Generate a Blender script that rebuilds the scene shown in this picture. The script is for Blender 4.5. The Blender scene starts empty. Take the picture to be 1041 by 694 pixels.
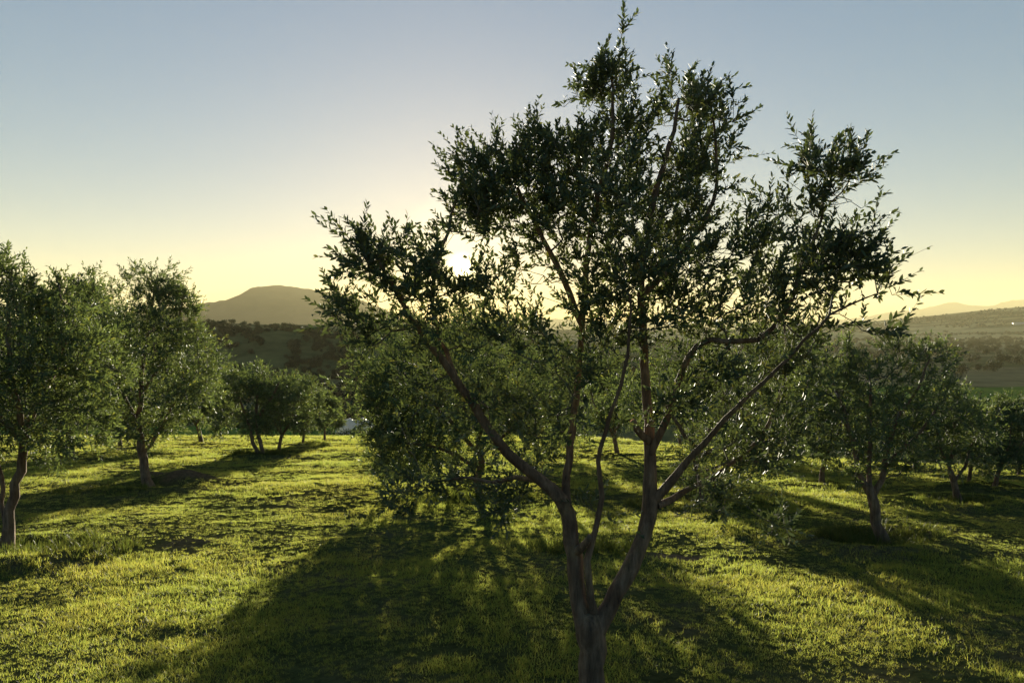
import bpy, math, random
import numpy as np
from mathutils import Vector, Matrix, Euler

SC = bpy.context.scene
COL = SC.collection
R = math.radians
rng = np.random.default_rng(11)
random.seed(5)

# ------------------------------------------------------------------ camera
W, H, F = 1041.0, 694.0, 757.0
PITCH = -math.atan(12.0 / F)                  # looks down very slightly: eye level lies a little above mid-frame
CAMZ = 1.7
cam_d = bpy.data.cameras.new('camera')
cam = bpy.data.objects.new('camera', cam_d)
COL.objects.link(cam)
cam.location = (0, 0, CAMZ)
cam.rotation_euler = (math.pi / 2 + PITCH, 0, 0)
cam_d.sensor_width = 36.0
cam_d.lens = 36.0 * F / W
cam_d.clip_end = 60000.0
cam_d.clip_start = 0.05
SC.camera = cam
CP, SP = math.cos(PITCH), math.sin(PITCH)


def ray(px, py):
    """Direction through a point of the photograph, scaled so that its depth along y is 1."""
    a = (px - W / 2) / F
    b = -(py - H / 2) / F
    d = np.array([a, CP - b * SP, SP + b * CP])
    return d / d[1]


def P(px, py, d):
    r = ray(px, py)
    return np.array([r[0] * d, d, CAMZ + r[2] * d])


SUN = ray(470, 272)
SUN = SUN / np.linalg.norm(SUN)
SUN_EL = math.asin(SUN[2])
SUN_ROT = math.atan2(SUN[0], SUN[1])


# ------------------------------------------------------------------ noise
def _h(ix, iy, s):
    n = (ix * 374761393 + iy * 668265263 + s * 2147483647) & 0xffffffff
    n = ((n ^ (n >> 13)) * 1274126177) & 0xffffffff
    return ((n ^ (n >> 16)) & 0xffff) / 65535.0


def vnoise(x, y, s=0):
    x = np.asarray(x, float); y = np.asarray(y, float)
    xi = np.floor(x).astype(np.int64); yi = np.floor(y).astype(np.int64)
    fx = x - xi; fy = y - yi
    fx = fx * fx * (3 - 2 * fx); fy = fy * fy * (3 - 2 * fy)
    a = _h(xi, yi, s); b = _h(xi + 1, yi, s); c = _h(xi, yi + 1, s); d = _h(xi + 1, yi + 1, s)
    return (a + (b - a) * fx) * (1 - fy) + (c + (d - c) * fx) * fy


def fbm(x, y, s=0, o=4):
    t = 0; a = 1.0; n = 0
    for k in range(o):
        t = t + a * vnoise(x * 2 ** k + 17.3 * k, y * 2 ** k - 9.1 * k, s + k); n += a; a *= 0.5
    return t / n


def sstep(a, b, x):
    t = np.clip((x - a) / (b - a), 0, 1)
    return t * t * (3 - 2 * t)


# ------------------------------------------------------------------ terrain
BASINS = []            # (x, y, radius): the raised rings of soil round the trunks


def bare_soil(x, y):
    """Where the soil lies bare: a low bank beside one trunk and worn patches."""
    b = 0
    for (bx, by, rx, ry) in BARE:
        b = np.maximum(b, 1 - sstep(.6, 1.25, np.hypot((x - bx) / rx, (y - by) / ry) + .7 * (fbm(x / .5, y / .5, 77, 2) - .5)))
    return b


BARE = []


def edge_of(x):
    return 47 - 21 * sstep(2, 14, x)


def base_height(x, y):
    z = -0.10 * y
    s = y - edge_of(x)
    z = z - 0.24 * 3.0 * np.logaddexp(0, s / 3.0)
    floor = -25.0
    k = 2.0
    z = floor + k * np.logaddexp(0, (z - floor) / k)
    # the hill across the valley
    crest = np.interp(x, [-900, -260, -155, -75, 50, 150], [40, 32, 29.3, 22.5, 12, 0])
    face = sstep(236, 385, y + 14 * (fbm(x / 60, y / 60, 3) - .5) + 0.12 * x)
    z = z + crest * face * (1 + .10 * (fbm(x / 45, y / 45, 8) - .5)) * (1 - sstep(700, 1500, y))
    # a long ridge rising far out to the right
    rid = np.interp(x, [-3000, 1100, 1425, 2060, 4000], [26, 26, 53, 116, 260])
    z = z + rid * np.exp(-((y - 3000) / 900.0) ** 2) * (1 + .12 * (fbm(x / 300, y / 300, 5) - .5))
    return z


def height(x, y):
    x = np.asarray(x, float); y = np.asarray(y, float)
    z = base_height(x, y)
    near = 1 - sstep(45, 90, y)
    b = .16 * (fbm(x / 2.6, y / 2.6, 21, 3) - .5) + .065 * (fbm(x / .5, y / .42, 31, 2) - .5)
    z = z + b * near
    for (bx, by, rx, ry) in BARE[:2]:
        z = z + .27 * np.exp(-((x - bx) / rx) ** 2 - ((y - by) / ry) ** 2) * near
    for (bx, by, br) in BASINS:
        d = np.hypot(x - bx, y - by) / br
        z = z + np.where(d < 3, .10 * np.exp(-((d - 1) / .35) ** 2) - .05 * np.exp(-(d / .7) ** 2) + .07 * np.exp(-(d / .25) ** 2), 0)
    far = sstep(90, 260, y)
    z = z + far * 1.6 * (fbm(x / 25, y / 25, 41, 3) - .5)
    return z


def hz(x, y):
    return float(height(np.array([x]), np.array([y]))[0])


def ground(px, py, dmax=60):
    r = ray(px, py)
    for d in np.arange(3.0, dmax, .05):
        if CAMZ + r[2] * d <= float(base_height(np.array([r[0] * d]), np.array([d]))[0]):
            return r[0] * d, d
    return r[0] * dmax, dmax


# ------------------------------------------------------------------ objects
def tag(o, label=None, cat=None, group=None, kind=None):
    if label: o['label'] = label
    if cat: o['category'] = cat
    if group: o['group'] = group
    if kind: o['kind'] = kind
    return o


def empty(name, loc, label=None, cat=None, group=None):
    o = bpy.data.objects.new(name, None)
    COL.objects.link(o)
    o.location = loc
    o.empty_display_size = .2
    return tag(o, label, cat, group)


def make_mesh(name, verts, faces_flat, counts, smooth=True, attrs=None):
    """verts (n,3), faces_flat vertex ids, counts corners per face."""
    me = bpy.data.meshes.new(name)
    verts = np.asarray(verts, np.float32)
    faces_flat = np.asarray(faces_flat, np.int32); counts = np.asarray(counts, np.int32)
    me.vertices.add(len(verts)); me.vertices.foreach_set('co', verts.ravel())
    me.loops.add(len(faces_flat)); me.loops.foreach_set('vertex_index', faces_flat)
    me.polygons.add(len(counts))
    st = np.zeros(len(counts), np.int32); st[1:] = np.cumsum(counts)[:-1]
    me.polygons.foreach_set('loop_start', st)
    me.polygons.foreach_set('loop_total', counts)
    if smooth:
        me.polygons.foreach_set('use_smooth', np.ones(len(counts), bool))
    for an, (typ, val) in (attrs or {}).items():
        a = me.attributes.new(an, typ, 'POINT')
        if typ == 'FLOAT':
            a.data.foreach_set('value', np.asarray(val, np.float32))
        else:
            a.data.foreach_set('color', np.asarray(val, np.float32).ravel())
    me.update(calc_edges=True)
    me.validate()
    return me


def link(name, me, mat, parent=None):
    o = bpy.data.objects.new(name, me)
    COL.objects.link(o)
    if mat: me.materials.append(mat)
    if parent: o.parent = parent
    return o


# ------------------------------------------------------------------ materials
def new_mat(name):
    m = bpy.data.materials.new(name)
    m.use_nodes = True
    nt = m.node_tree
    for n in list(nt.nodes): nt.nodes.remove(n)
    out = nt.nodes.new('ShaderNodeOutputMaterial')
    return m, nt, out


def N(nt, t, **kw):
    n = nt.nodes.new(t)
    for k, v in kw.items():
        if k.startswith('i_'):
            n.inputs[k[2:].replace('_', ' ')].default_value = v
        else:
            setattr(n, k, v)
    return n


def ramp(nt, fac, stops):
    r = nt.nodes.new('ShaderNodeValToRGB')
    e = r.color_ramp.elements
    while len(e) < len(stops): e.new(.5)
    for q, (p, c) in zip(e, stops):
        q.position = p; q.color = (*c, 1)
    nt.links.new(fac, r.inputs[0])
    return r.outputs[0]


def mixc(nt, fac, a, b, mode='MIX'):
    m = nt.nodes.new('ShaderNodeMix'); m.data_type = 'RGBA'; m.blend_type = mode
    for s, v in ((m.inputs[0], fac), (m.inputs[6], a), (m.inputs[7], b)):
        if isinstance(v, (int, float)): s.default_value = v
        elif isinstance(v, tuple): s.default_value = (*v, 1)
        else: nt.links.new(v, s)
    return m.outputs[2]


def leaf_material(name, top, under, trans, tw=.35, rough=.38):
    m, nt, out = new_mat(name)
    at = N(nt, 'ShaderNodeAttribute', attribute_name='rnd')
    geo = N(nt, 'ShaderNodeNewGeometry')
    v = ramp(nt, at.outputs['Fac'], [(0, (.55, .6, .5)), (.5, (1, 1, 1)), (.93, (1.35, 1.3, 1.0)), (1, (2.0, 1.5, .8))])
    c = mixc(nt, geo.outputs['Backfacing'], top, under)
    c = mixc(nt, 1.0, c, v, 'MULTIPLY')
    t = mixc(nt, 1.0, trans, v, 'MULTIPLY')
    pb = N(nt, 'ShaderNodeBsdfPrincipled', i_Roughness=rough)
    nt.links.new(c, pb.inputs['Base Color'])
    pb.inputs['Specular IOR Level'].default_value = .35
    tr = N(nt, 'ShaderNodeBsdfTranslucent')
    nt.links.new(t, tr.inputs['Color'])
    mx = N(nt, 'ShaderNodeMixShader'); mx.inputs[0].default_value = tw
    nt.links.new(pb.outputs[0], mx.inputs[1]); nt.links.new(tr.outputs[0], mx.inputs[2])
    nt.links.new(mx.outputs[0], out.inputs[0])
    return m


LEAF = leaf_material('olive_leaf', (.072, .096, .034), (.17, .19, .11), (.21, .27, .065), .26, .62)


DARK_LEAF = leaf_material('silhouette_olive_leaf', (.060, .078, .030), (.14, .155, .09), (.15, .19, .05), .16, .6)  # same olive leaf, backlit silhouette darkness put into its colour and translucency


def bark_material():
    m, nt, out = new_mat('olive_bark')
    tc = N(nt, 'ShaderNodeTexCoord')
    mp = N(nt, 'ShaderNodeMapping'); mp.inputs['Scale'].default_value = (1, 1, .16)
    nt.links.new(tc.outputs['Object'], mp.inputs[0])
    n1 = N(nt, 'ShaderNodeTexNoise', i_Scale=30.0, i_Detail=8.0, i_Roughness=.75)
    n2 = N(nt, 'ShaderNodeTexNoise', i_Scale=7.0, i_Detail=4.0)
    nt.links.new(mp.outputs[0], n1.inputs['Vector']); nt.links.new(tc.outputs['Object'], n2.inputs['Vector'])
    c1 = ramp(nt, n1.outputs['Fac'], [(.30, (.045, .025, .013)), (.5, (.20, .12, .066)), (.70, (.36, .235, .145))])
    c2 = ramp(nt, n2.outputs['Fac'], [(.35, (.7, .62, .55)), (.55, (1, 1, 1)), (.75, (1.1, 1.15, .9))])
    c = mixc(nt, 1.0, c1, c2, 'MULTIPLY')
    pb = N(nt, 'ShaderNodeBsdfPrincipled', i_Roughness=.85)
    nt.links.new(c, pb.inputs['Base Color'])
    b = N(nt, 'ShaderNodeBump', i_Strength=1.0, i_Distance=.02)
    nt.links.new(n1.outputs['Fac'], b.inputs['Height'])
    nt.links.new(b.outputs[0], pb.inputs['Normal'])
    nt.links.new(pb.outputs[0], out.inputs[0])
    return m


BARK = bark_material()


def twig_material():
    m, nt, out = new_mat('twig_bark')
    pb = N(nt, 'ShaderNodeBsdfPrincipled', i_Roughness=.75)
    n = N(nt, 'ShaderNodeTexNoise', i_Scale=9.0)
    tc = N(nt, 'ShaderNodeTexCoord'); nt.links.new(tc.outputs['Object'], n.inputs['Vector'])
    nt.links.new(ramp(nt, n.outputs['Fac'], [(.3, (.07, .055, .035)), (.7, (.15, .125, .085))]), pb.inputs['Base Color'])
    nt.links.new(pb.outputs[0], out.inputs[0])
    return m


TWIG = twig_material()


def grass_material(name, fresh, dry, trans, tw=.45, scale=.45):
    m, nt, out = new_mat(name)
    at = N(nt, 'ShaderNodeAttribute', attribute_name='rnd')
    geo = N(nt, 'ShaderNodeNewGeometry')
    n = N(nt, 'ShaderNodeTexNoise', i_Scale=scale, i_Detail=4.0, i_Roughness=.6)
    nt.links.new(geo.outputs['Position'], n.inputs['Vector'])
    ad = N(nt, 'ShaderNodeMath', operation='MULTIPLY_ADD'); ad.inputs[1].default_value = .55
    nt.links.new(at.outputs['Fac'], ad.inputs[0])
    nt.links.new(n.outputs['Fac'], ad.inputs[2])
    f = N(nt, 'ShaderNodeMapRange'); f.inputs[1].default_value = .55; f.inputs[2].default_value = 1.1
    nt.links.new(ad.outputs[0], f.inputs[0])
    c = mixc(nt, f.outputs[0], fresh, dry)
    t = mixc(nt, f.outputs[0], trans, tuple(a * b for a, b in zip(trans, (1.25, .95, .9))))
    df = N(nt, 'ShaderNodeBsdfPrincipled', i_Roughness=.5)
    df.inputs['Specular IOR Level'].default_value = .12
    nt.links.new(c, df.inputs['Base Color'])
    tr = N(nt, 'ShaderNodeBsdfTranslucent'); nt.links.new(t, tr.inputs['Color'])
    mx = N(nt, 'ShaderNodeMixShader'); mx.inputs[0].default_value = tw
    nt.links.new(df.outputs[0], mx.inputs[1]); nt.links.new(tr.outputs[0], mx.inputs[2])
    nt.links.new(mx.outputs[0], out.inputs[0])
    return m


GRASS = grass_material('grass_blades', (.075, .100, .016), (.165, .135, .040), (.42, .50, .085), .5)
WEED = grass_material('weed_blades', (.035, .060, .014), (.07, .075, .025), (.14, .18, .03), .35)


def soil_material():
    m, nt, out = new_mat('ground_soil')
    geo = N(nt, 'ShaderNodeNewGeometry')
    col = N(nt, 'ShaderNodeAttribute', attribute_name='land')
    n1 = N(nt, 'ShaderNodeTexNoise', i_Scale=.9, i_Detail=8.0, i_Roughness=.65)
    n2 = N(nt, 'ShaderNodeTexNoise', i_Scale=14.0, i_Detail=6.0, i_Roughness=.7)
    n3 = N(nt, 'ShaderNodeTexNoise', i_Scale=.06, i_Detail=6.0, i_Roughness=.7)
    for n in (n1, n2, n3): nt.links.new(geo.outputs['Position'], n.inputs['Vector'])
    c1 = ramp(nt, n1.outputs['Fac'], [(.3, (.055, .055, .020)), (.5, (.085, .085, .028)), (.7, (.115, .088, .045))])
    c2 = ramp(nt, n2.outputs['Fac'], [(.3, (.45, .45, .45)), (.55, (1, 1, 1)), (.75, (1.3, 1.25, 1.1))])
    br_ = N(nt, 'ShaderNodeAttribute', attribute_name='bare')
    c1 = mixc(nt, br_.outputs['Fac'], c1, (.15, .10, .06))
    nearc = mixc(nt, 1.0, c1, c2, 'MULTIPLY')
    farv = ramp(nt, n3.outputs['Fac'], [(.3, (.6, .62, .6)), (.5, (1, 1, 1)), (.7, (1.35, 1.3, 1.2))])
    farc = mixc(nt, 1.0, col.outputs['Color'], farv, 'MULTIPLY')
    sx = N(nt, 'ShaderNodeSeparateXYZ'); nt.links.new(geo.outputs['Position'], sx.inputs[0])
    mr = N(nt, 'ShaderNodeMapRange'); mr.inputs[1].default_value = 40; mr.inputs[2].default_value = 75
    nt.links.new(sx.outputs[1], mr.inputs[0])
    c = mixc(nt, mr.outputs[0], nearc, farc)
    pb = N(nt, 'ShaderNodeBsdfDiffuse', i_Roughness=.9)
    nt.links.new(c, pb.inputs['Color'])
    b = N(nt, 'ShaderNodeBump', i_Strength=.6, i_Distance=.03)
    nt.links.new(n2.outputs['Fac'], b.inputs['Height']); nt.links.new(b.outputs[0], pb.inputs['Normal'])
    nt.links.new(pb.outputs[0], out.inputs[0])
    return m


# ------------------------------------------------------------------ tubes, leaves
def nrm(v):
    return v / np.maximum(np.linalg.norm(v, axis=-1, keepdims=True), 1e-9)


class Geo:
    def __init__(s):
        s.v = []; s.f = []; s.c = []; s.a = []; s.n = 0

    def add(s, v, f, c, a=None):
        s.v.append(v); s.f.append(np.asarray(f).ravel() + s.n); s.c.append(c)
        s.a.append(np.zeros(len(v)) if a is None else a)
        s.n += len(v)

    def mesh(s, name, smooth=True):
        if not s.v:
            return None
        return make_mesh(name, np.concatenate(s.v), np.concatenate(s.f), np.concatenate(s.c), smooth,
                         {'rnd': ('FLOAT', np.concatenate(s.a))})


def tube(g, pts, rad, n=6, lump=0.0, seed=0):
    pts = np.asarray(pts, float); rad = np.asarray(rad, float); m = len(pts)
    if m < 2: return
    t = np.gradient(pts, axis=0); t = nrm(t)
    ref = np.array([1., 0, 0]) if abs(t[0][0]) < .8 else np.array([0, 1., 0])
    u = np.zeros_like(pts); cur = ref
    for i in range(m):
        cur = cur - t[i] * np.dot(cur, t[i]); cur = cur / max(np.linalg.norm(cur), 1e-9); u[i] = cur
    w = np.cross(t, u)
    ang = np.arange(n) / n * 2 * np.pi
    rr = np.repeat(rad[:, None], n, 1)
    if lump:
        q = np.random.default_rng(seed)
        ph = q.uniform(0, 6.28, 6); s = np.cumsum(np.r_[0, np.linalg.norm(np.diff(pts, axis=0), axis=1)])[:, None]
        rr = rr * (1 + lump * (np.sin(2 * ang + ph[0] + 5 * s) * .5 + np.sin(3 * ang + ph[1] - 9 * s) * .35
                               + np.sin(5 * ang + ph[2] + 2 * s) * .22 + np.sin(17 * s + ph[3]) * .35 + np.sin(ang + 11 * s + ph[4]) * .4))
    v = pts[:, None] + rr[..., None] * (np.cos(ang)[None, :, None] * u[:, None] + np.sin(ang)[None, :, None] * w[:, None])
    v = v.reshape(-1, 3)
    i = np.arange(m - 1)[:, None] * n; j = np.arange(n)[None]; k = (j + 1) % n
    f = np.stack([i + j, i + k, i + n + k, i + n + j], -1).reshape(-1)
    cap = [m * n - n + q for q in range(n)]
    g.add(v, np.r_[f, cap], np.r_[np.full((m - 1) * n, 4), n])


LEAF8 = (np.array([[0, 0, 0], [-.42, .30, .02], [0, .30, -.03], [.42, .30, .02], [-.40, .66, 0], [0, .66, -.055], [.40, .66, 0], [0, 1, -.10]]),
         [0, 2, 1, 0, 3, 2, 1, 2, 5, 4, 2, 3, 6, 5, 4, 5, 7, 5, 6, 7], [3, 3, 4, 4, 3, 3])
LEAF4 = (np.array([[0, 0, 0], [-.5, .45, .02], [.5, .45, .02], [0, 1, -.06]]), [0, 2, 3, 1], [4])


def leaves(g, pos, d, nr, L, Wd, tmpl, q):
    d = nrm(d); side = nrm(np.cross(d, nr)); nr = np.cross(side, d)
    T, F_, C = tmpl
    v = pos[:, None] + T[None, :, 0:1] * Wd[:, None, None] * side[:, None] + T[None, :, 1:2] * L[:, None, None] * d[:, None] \
        + T[None, :, 2:3] * L[:, None, None] * nr[:, None]
    n = len(pos); k = len(T)
    f = (np.arange(n)[:, None] * k + np.array(F_)[None]).ravel()
    g.add(v.reshape(-1, 3), f, np.tile(C, n), np.repeat(q.random(n), k))


def catmull(pts, step):
    pts = np.asarray(pts, float)
    p = np.vstack([2 * pts[0] - pts[1], pts, 2 * pts[-1] - pts[-2]])
    out = []
    for i in range(1, len(p) - 2):
        n = max(2, int(np.linalg.norm(p[i + 1][:3] - p[i][:3]) / step))
        for t in np.arange(n) / n:
            a, b, c, d = p[i - 1], p[i], p[i + 1], p[i + 2]
            out.append(.5 * ((2 * b) + (-a + c) * t + (2 * a - 5 * b + 4 * c - d) * t * t + (-a + 3 * b - 3 * c + d) * t ** 3))
    out.append(pts[-1])
    return np.array(out)


def grow(name, base, limbs, blobs, seed, loc=None, label=None, group=None, leaf=(.055, .0125), tips=1.0, shoot=(.10, .24), pitch=.02,
         step=.075, tmpl=LEAF8, up=.55, thin=2, per=.62, nside=10, root_flare=1.35, droop=0.0, tipr=.0017, bare=(), wob=.010, lump=.10, clus=.2, per_cluster=6, leafmat=None):
    """A tree: traced limbs (world x,y,z,r; the first is the trunk) carry branches grown out to tips spread through the crown's lobes."""
    q = np.random.default_rng(seed)
    base = np.asarray(base, float)
    pos, par, fixed, plen = [], [], [], []
    limb_pts = []
    for li, lb in enumerate(limbs):
        c = catmull(lb, step)
        c[:, :3] -= base
        c[1:-1, :3] += q.normal(0, wob, (len(c) - 2, 3)) * np.minimum(1, np.linalg.norm(np.diff(c[:, :3], axis=0), axis=1)[1:, None] / .08)
        limb_pts.append(c)
        prev = -1
        if li > 0:
            a = np.array(pos); prev = int(np.argmin(np.linalg.norm(a - c[0, :3], axis=1)))
        for k, row in enumerate(c):
            pos.append(row[:3]); par.append(prev); fixed.append(1)
            plen.append(0 if prev < 0 else plen[prev] + np.linalg.norm(row[:3] - pos[prev]))
            prev = len(pos) - 1
    ntrunk = len(limb_pts[0])
    # tips
    A = []
    for (c, rad, n) in blobs:
        n = max(1, int(n * tips))
        m = max(1, n // per_cluster)
        v = nrm(q.normal(0, 1, (m, 3))) * (q.random((m, 1)) ** .42)
        sg = clus * np.mean(rad)
        cc = (v * np.asarray(rad)[None])[q.integers(0, m, n)] + q.normal(0, 1, (n, 3)) * sg
        A.append(np.asarray(c)[None] - base + cc)
    A = np.concatenate(A)
    for (c, rr, pr) in bare:
        dd = np.linalg.norm((A + base - np.asarray(c)) / np.asarray(rr), axis=1)
        A = A[~((dd < 1) & (pr > .9))]
    pos_a = np.array(pos); pl = np.array(plen)
    ok = np.ones(len(pos_a)); ok[:int(ntrunk * .8)] = 9
    D = np.linalg.norm(A[:, None] - pos_a[None], axis=2) * ok[None] + .12 * pl[None]
    best = D.argmin(1); bc = D.min(1)
    done = np.zeros(len(A), bool)
    tipset = []
    for _ in range(len(A)):
        i = int(np.where(done, 1e9, bc).argmin()); done[i] = True
        k = int(best[i]); p = pos[k]; t = A[i]
        L = np.linalg.norm(t - p)
        if L < .03: continue
        pk = par[k]
        u = nrm(p - pos[pk]) if pk >= 0 else np.array([0, 0, 1.])
        w = nrm(t - p)
        t0 = nrm(.45 * u + w + q.normal(0, .18, 3)); t1 = nrm(w + np.array([0, 0, .5 - droop]) + q.normal(0, .25, 3))
        n = max(1, int(round(L / step)))
        s = (np.arange(1, n + 1) / n)[:, None]
        h0 = 2 * s ** 3 - 3 * s ** 2 + 1; h1 = s ** 3 - 2 * s ** 2 + s; h2 = -2 * s ** 3 + 3 * s ** 2; h3 = s ** 3 - s ** 2
        path = h0 * p + h1 * t0 * L + h2 * t + h3 * t1 * L + q.normal(0, .008, (n, 3))
        prev = k; new = []
        for row in path:
            pos.append(row); par.append(prev); fixed.append(0); plen.append(plen[prev] + np.linalg.norm(row - pos[prev])); prev = len(pos) - 1; new.append(prev)
        tipset.append(prev)
        Dn = np.linalg.norm(A[:, None] - path[None], axis=2) + .12 * np.array([plen[j] for j in new])[None]
        m = Dn.argmin(1); mv = Dn.min(1)
        b = mv < bc
        best[b] = np.array(new)[m[b]]; bc[b] = mv[b]
    pos = np.array(pos); par = np.array(par); fixed = np.array(fixed)
    nt_ = np.zeros(len(pos))
    ch = [[] for _ in pos]
    for i in range(len(pos) - 1, -1, -1):
        if nt_[i] == 0: nt_[i] = 1
        if par[i] >= 0:
            nt_[par[i]] += nt_[i]; ch[par[i]].append(i)
    rad = tipr * nt_ ** .44
    # thin branches in one mesh
    g = Geo()
    for i in range(len(pos)):
        if fixed[i]: continue
        p = par[i]
        starts = fixed[p] or (max(ch[p], key=lambda c: nt_[c]) != i)
        if not starts: continue
        chain = [p, i]
        while True:
            kids = ch[chain[-1]]
            if not kids: break
            chain.append(max(kids, key=lambda c: nt_[c]))
        r = rad[chain].copy(); r[0] = min(r[0], r[1] * 1.25)
        tube(g, pos[chain], r, 5 if r[1] > .004 else 4)
    # leafy shoots
    lv = Geo()
    cen = A.mean(0)
    thin_nodes = np.where((fixed == 0) & (nt_ <= thin))[0]
    pick = thin_nodes[q.random(len(thin_nodes)) < per]
    sh = np.concatenate([pick, np.array(tipset), np.array(tipset)]).astype(int)
    sp = pos[sh]
    if len(bare):
        keep = np.ones(len(sh), bool)
        for (c, rr, pr) in bare:
            dd = np.linalg.norm((sp + base - np.asarray(c)) / np.asarray(rr), axis=1)
            keep &= ~((dd < 1) & (q.random(len(sh)) < pr))
        sh = sh[keep]; sp = sp[keep]
    bd = nrm(sp - pos[par[sh]])
    outw = nrm(sp - cen)
    sd = nrm(.55 * bd + .35 * outw + q.normal(0, .48, sp.shape) + np.array([0, 0, up]))
    sl = q.uniform(shoot[0], shoot[1], len(sh))
    bend = q.normal(0, .25, sp.shape) - np.array([0, 0, .12 + droop * .4])
    npair = int(shoot[1] / pitch)
    LP, LD, LN, LS = [], [], [], []
    perp = nrm(np.cross(sd, q.normal(0, 1, sd.shape))); perp2 = np.cross(sd, perp)
    for k in range(1, npair + 1):
        s = k * pitch
        on = s <= sl
        if not on.any(): break
        f = (s / sl)[:, None]
        c = sp + sd * s + bend * (f * f) * sl[:, None] * .6
        tan = nrm(sd + bend * f * 1.2)
        pp = perp if k % 2 else perp2
        for sg in (1, -1):
            keep = on & (q.random(len(sh)) < .86)
            n = keep.sum()
            out = nrm(sg * pp[keep] + q.normal(0, .28, (n, 3)))
            ang = q.uniform(.55, 1.15, n)[:, None] * (1 - .35 * f[keep])
            d = tan[keep] * np.cos(ang) + out * np.sin(ang)
            LP.append(c[keep]); LD.append(d); LN.append(nrm(tan[keep] - d * (tan[keep] * d).sum(1, keepdims=True) + q.normal(0, .35, (n, 3)) + np.array([0, 0, .3])))
            LS.append((1.12 - .45 * f[keep, 0]) * q.uniform(.7, 1.2, n))
        if k == npair or True:
            pass
    for i in range(len(sh)):
        tube_pts = np.array([sp[i], sp[i] + sd[i] * sl[i] * .5 + bend[i] * .15 * sl[i], sp[i] + sd[i] * sl[i] + bend[i] * .6 * sl[i]])
        tube(g, tube_pts, [tipr * .8, tipr * .7, tipr * .45], 3)
    LP = np.concatenate(LP); LD = np.concatenate(LD); LN = np.concatenate(LN); LS = np.concatenate(LS)
    for (c, rr, pr) in bare:                                    # where a gap in the crown stays open
        if pr > .9:
            k = np.linalg.norm((LP + base - np.asarray(c)) / (np.asarray(rr) * np.array([.62, 1, .62])), axis=1) > q.uniform(.55, 1.1, len(LP))
            LP, LD, LN, LS = LP[k], LD[k], LN[k], LS[k]
    leaves(lv, LP, LD, LN, LS * leaf[0], np.sqrt(LS) * leaf[1] * q.uniform(.8, 1.2, len(LS)), tmpl, q)
    # objects
    root = empty(name, base if loc is None else loc, label, 'olive tree', group)
    gt = Geo()
    c = limb_pts[0]; r = c[:, 3].copy()
    zz = c[:, 2] - c[0, 2]
    r = r * (1 + (root_flare - 1) * np.exp(-np.maximum(zz, 0) / .12))
    c0 = c[:, :3].copy()
    c0 = np.vstack([c0[0] - np.array([0, 0, .25]), c0]); r = np.r_[r[0] * 1.1, r]
    tube(gt, c0, r, nside + 4, lump, seed)
    tr = link('trunk', gt.mesh('trunk'), BARK, root)
    for li in range(1, len(limb_pts)):
        gl = Geo(); c = limb_pts[li]
        tube(gl, c[:, :3], c[:, 3], nside, lump * .8, seed + li)
        link('limb', gl.mesh('limb'), BARK, tr)
    link('twigs', g.mesh('twigs'), TWIG, root)
    link('crown', lv.mesh('crown', True), leafmat or LEAF, root)
    print(name, 'tips', len(A), 'shoots', len(sh), 'leaves', len(LP))
    return root


def px_limb(rows, k=1.0):
    rows = [(a, b, d, w * (.9 if k != 1 and b < 560 else 1)) for a, b, d, w in rows]
    """rows of (px, py, depth, width in pixels) -> world x, y, z, r"""
    return [np.r_[P(a, b, d * k), w * .5 * d * k / F] for a, b, d, w in rows]


def px_blob(a, b, d, rx, ry, rd, n, k=1.0):
    d = d * k
    return (P(a, b, d), (rx * d / F, rd, ry * d / F), n)


def copy_tree(o, loc, rz, s, label, group=None):
    def rec(x, parent):
        c = x.copy(); COL.objects.link(c)
        if parent is not None: c.parent = parent
        for k in list(x.children): rec(k, c)
        return c
    c = rec(o, None)
    c.location = loc; c.rotation_euler = (0, 0, rz); c.scale = (s, s, s)
    c['label'] = label
    if group: c['group'] = group
    return c


# ------------------------------------------------------------------ where the trees stand
def spot(px, py):
    x, y = ground(px, py)
    return x, y


MS = .935                                   # the near tree's traced depths, drawn in so that its foot falls just under the frame
S_MAIN = (P(601, 705, 4.4 * MS)[0], 4.4 * MS)
S_EDGE = spot(6, 566)
S_SOIL = spot(152, 497)
x_, y_ = spot(192, 492); BARE.append((x_, y_, .62, .5))
x_, y_ = spot(160, 489); BARE.append((x_, y_, .3, .35))
for p_, q_, a_ in ((690, 565, .35), (40, 563, .3)):
    x_, y_ = spot(p_, q_); BARE.append((x_, y_, a_, a_ * .6))
S_BEHIND = spot(486, 503)
S_LOW = spot(712, 512)
S_RIGHT = spot(897, 553)
S_RR = spot(974, 512)
S_TWIN = spot(264, 463)
for s, r in ((S_EDGE, .8), (S_SOIL, .75), (S_BEHIND, .7), (S_LOW, .8), (S_RIGHT, .7), (S_RR, .7), (S_TWIN, .7)):
    BASINS.append((s[0], s[1], r))
GROUP = 'olive trees of the orchard'


def at(s):
    return np.array([s[0], s[1], hz(*s)])


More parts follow.
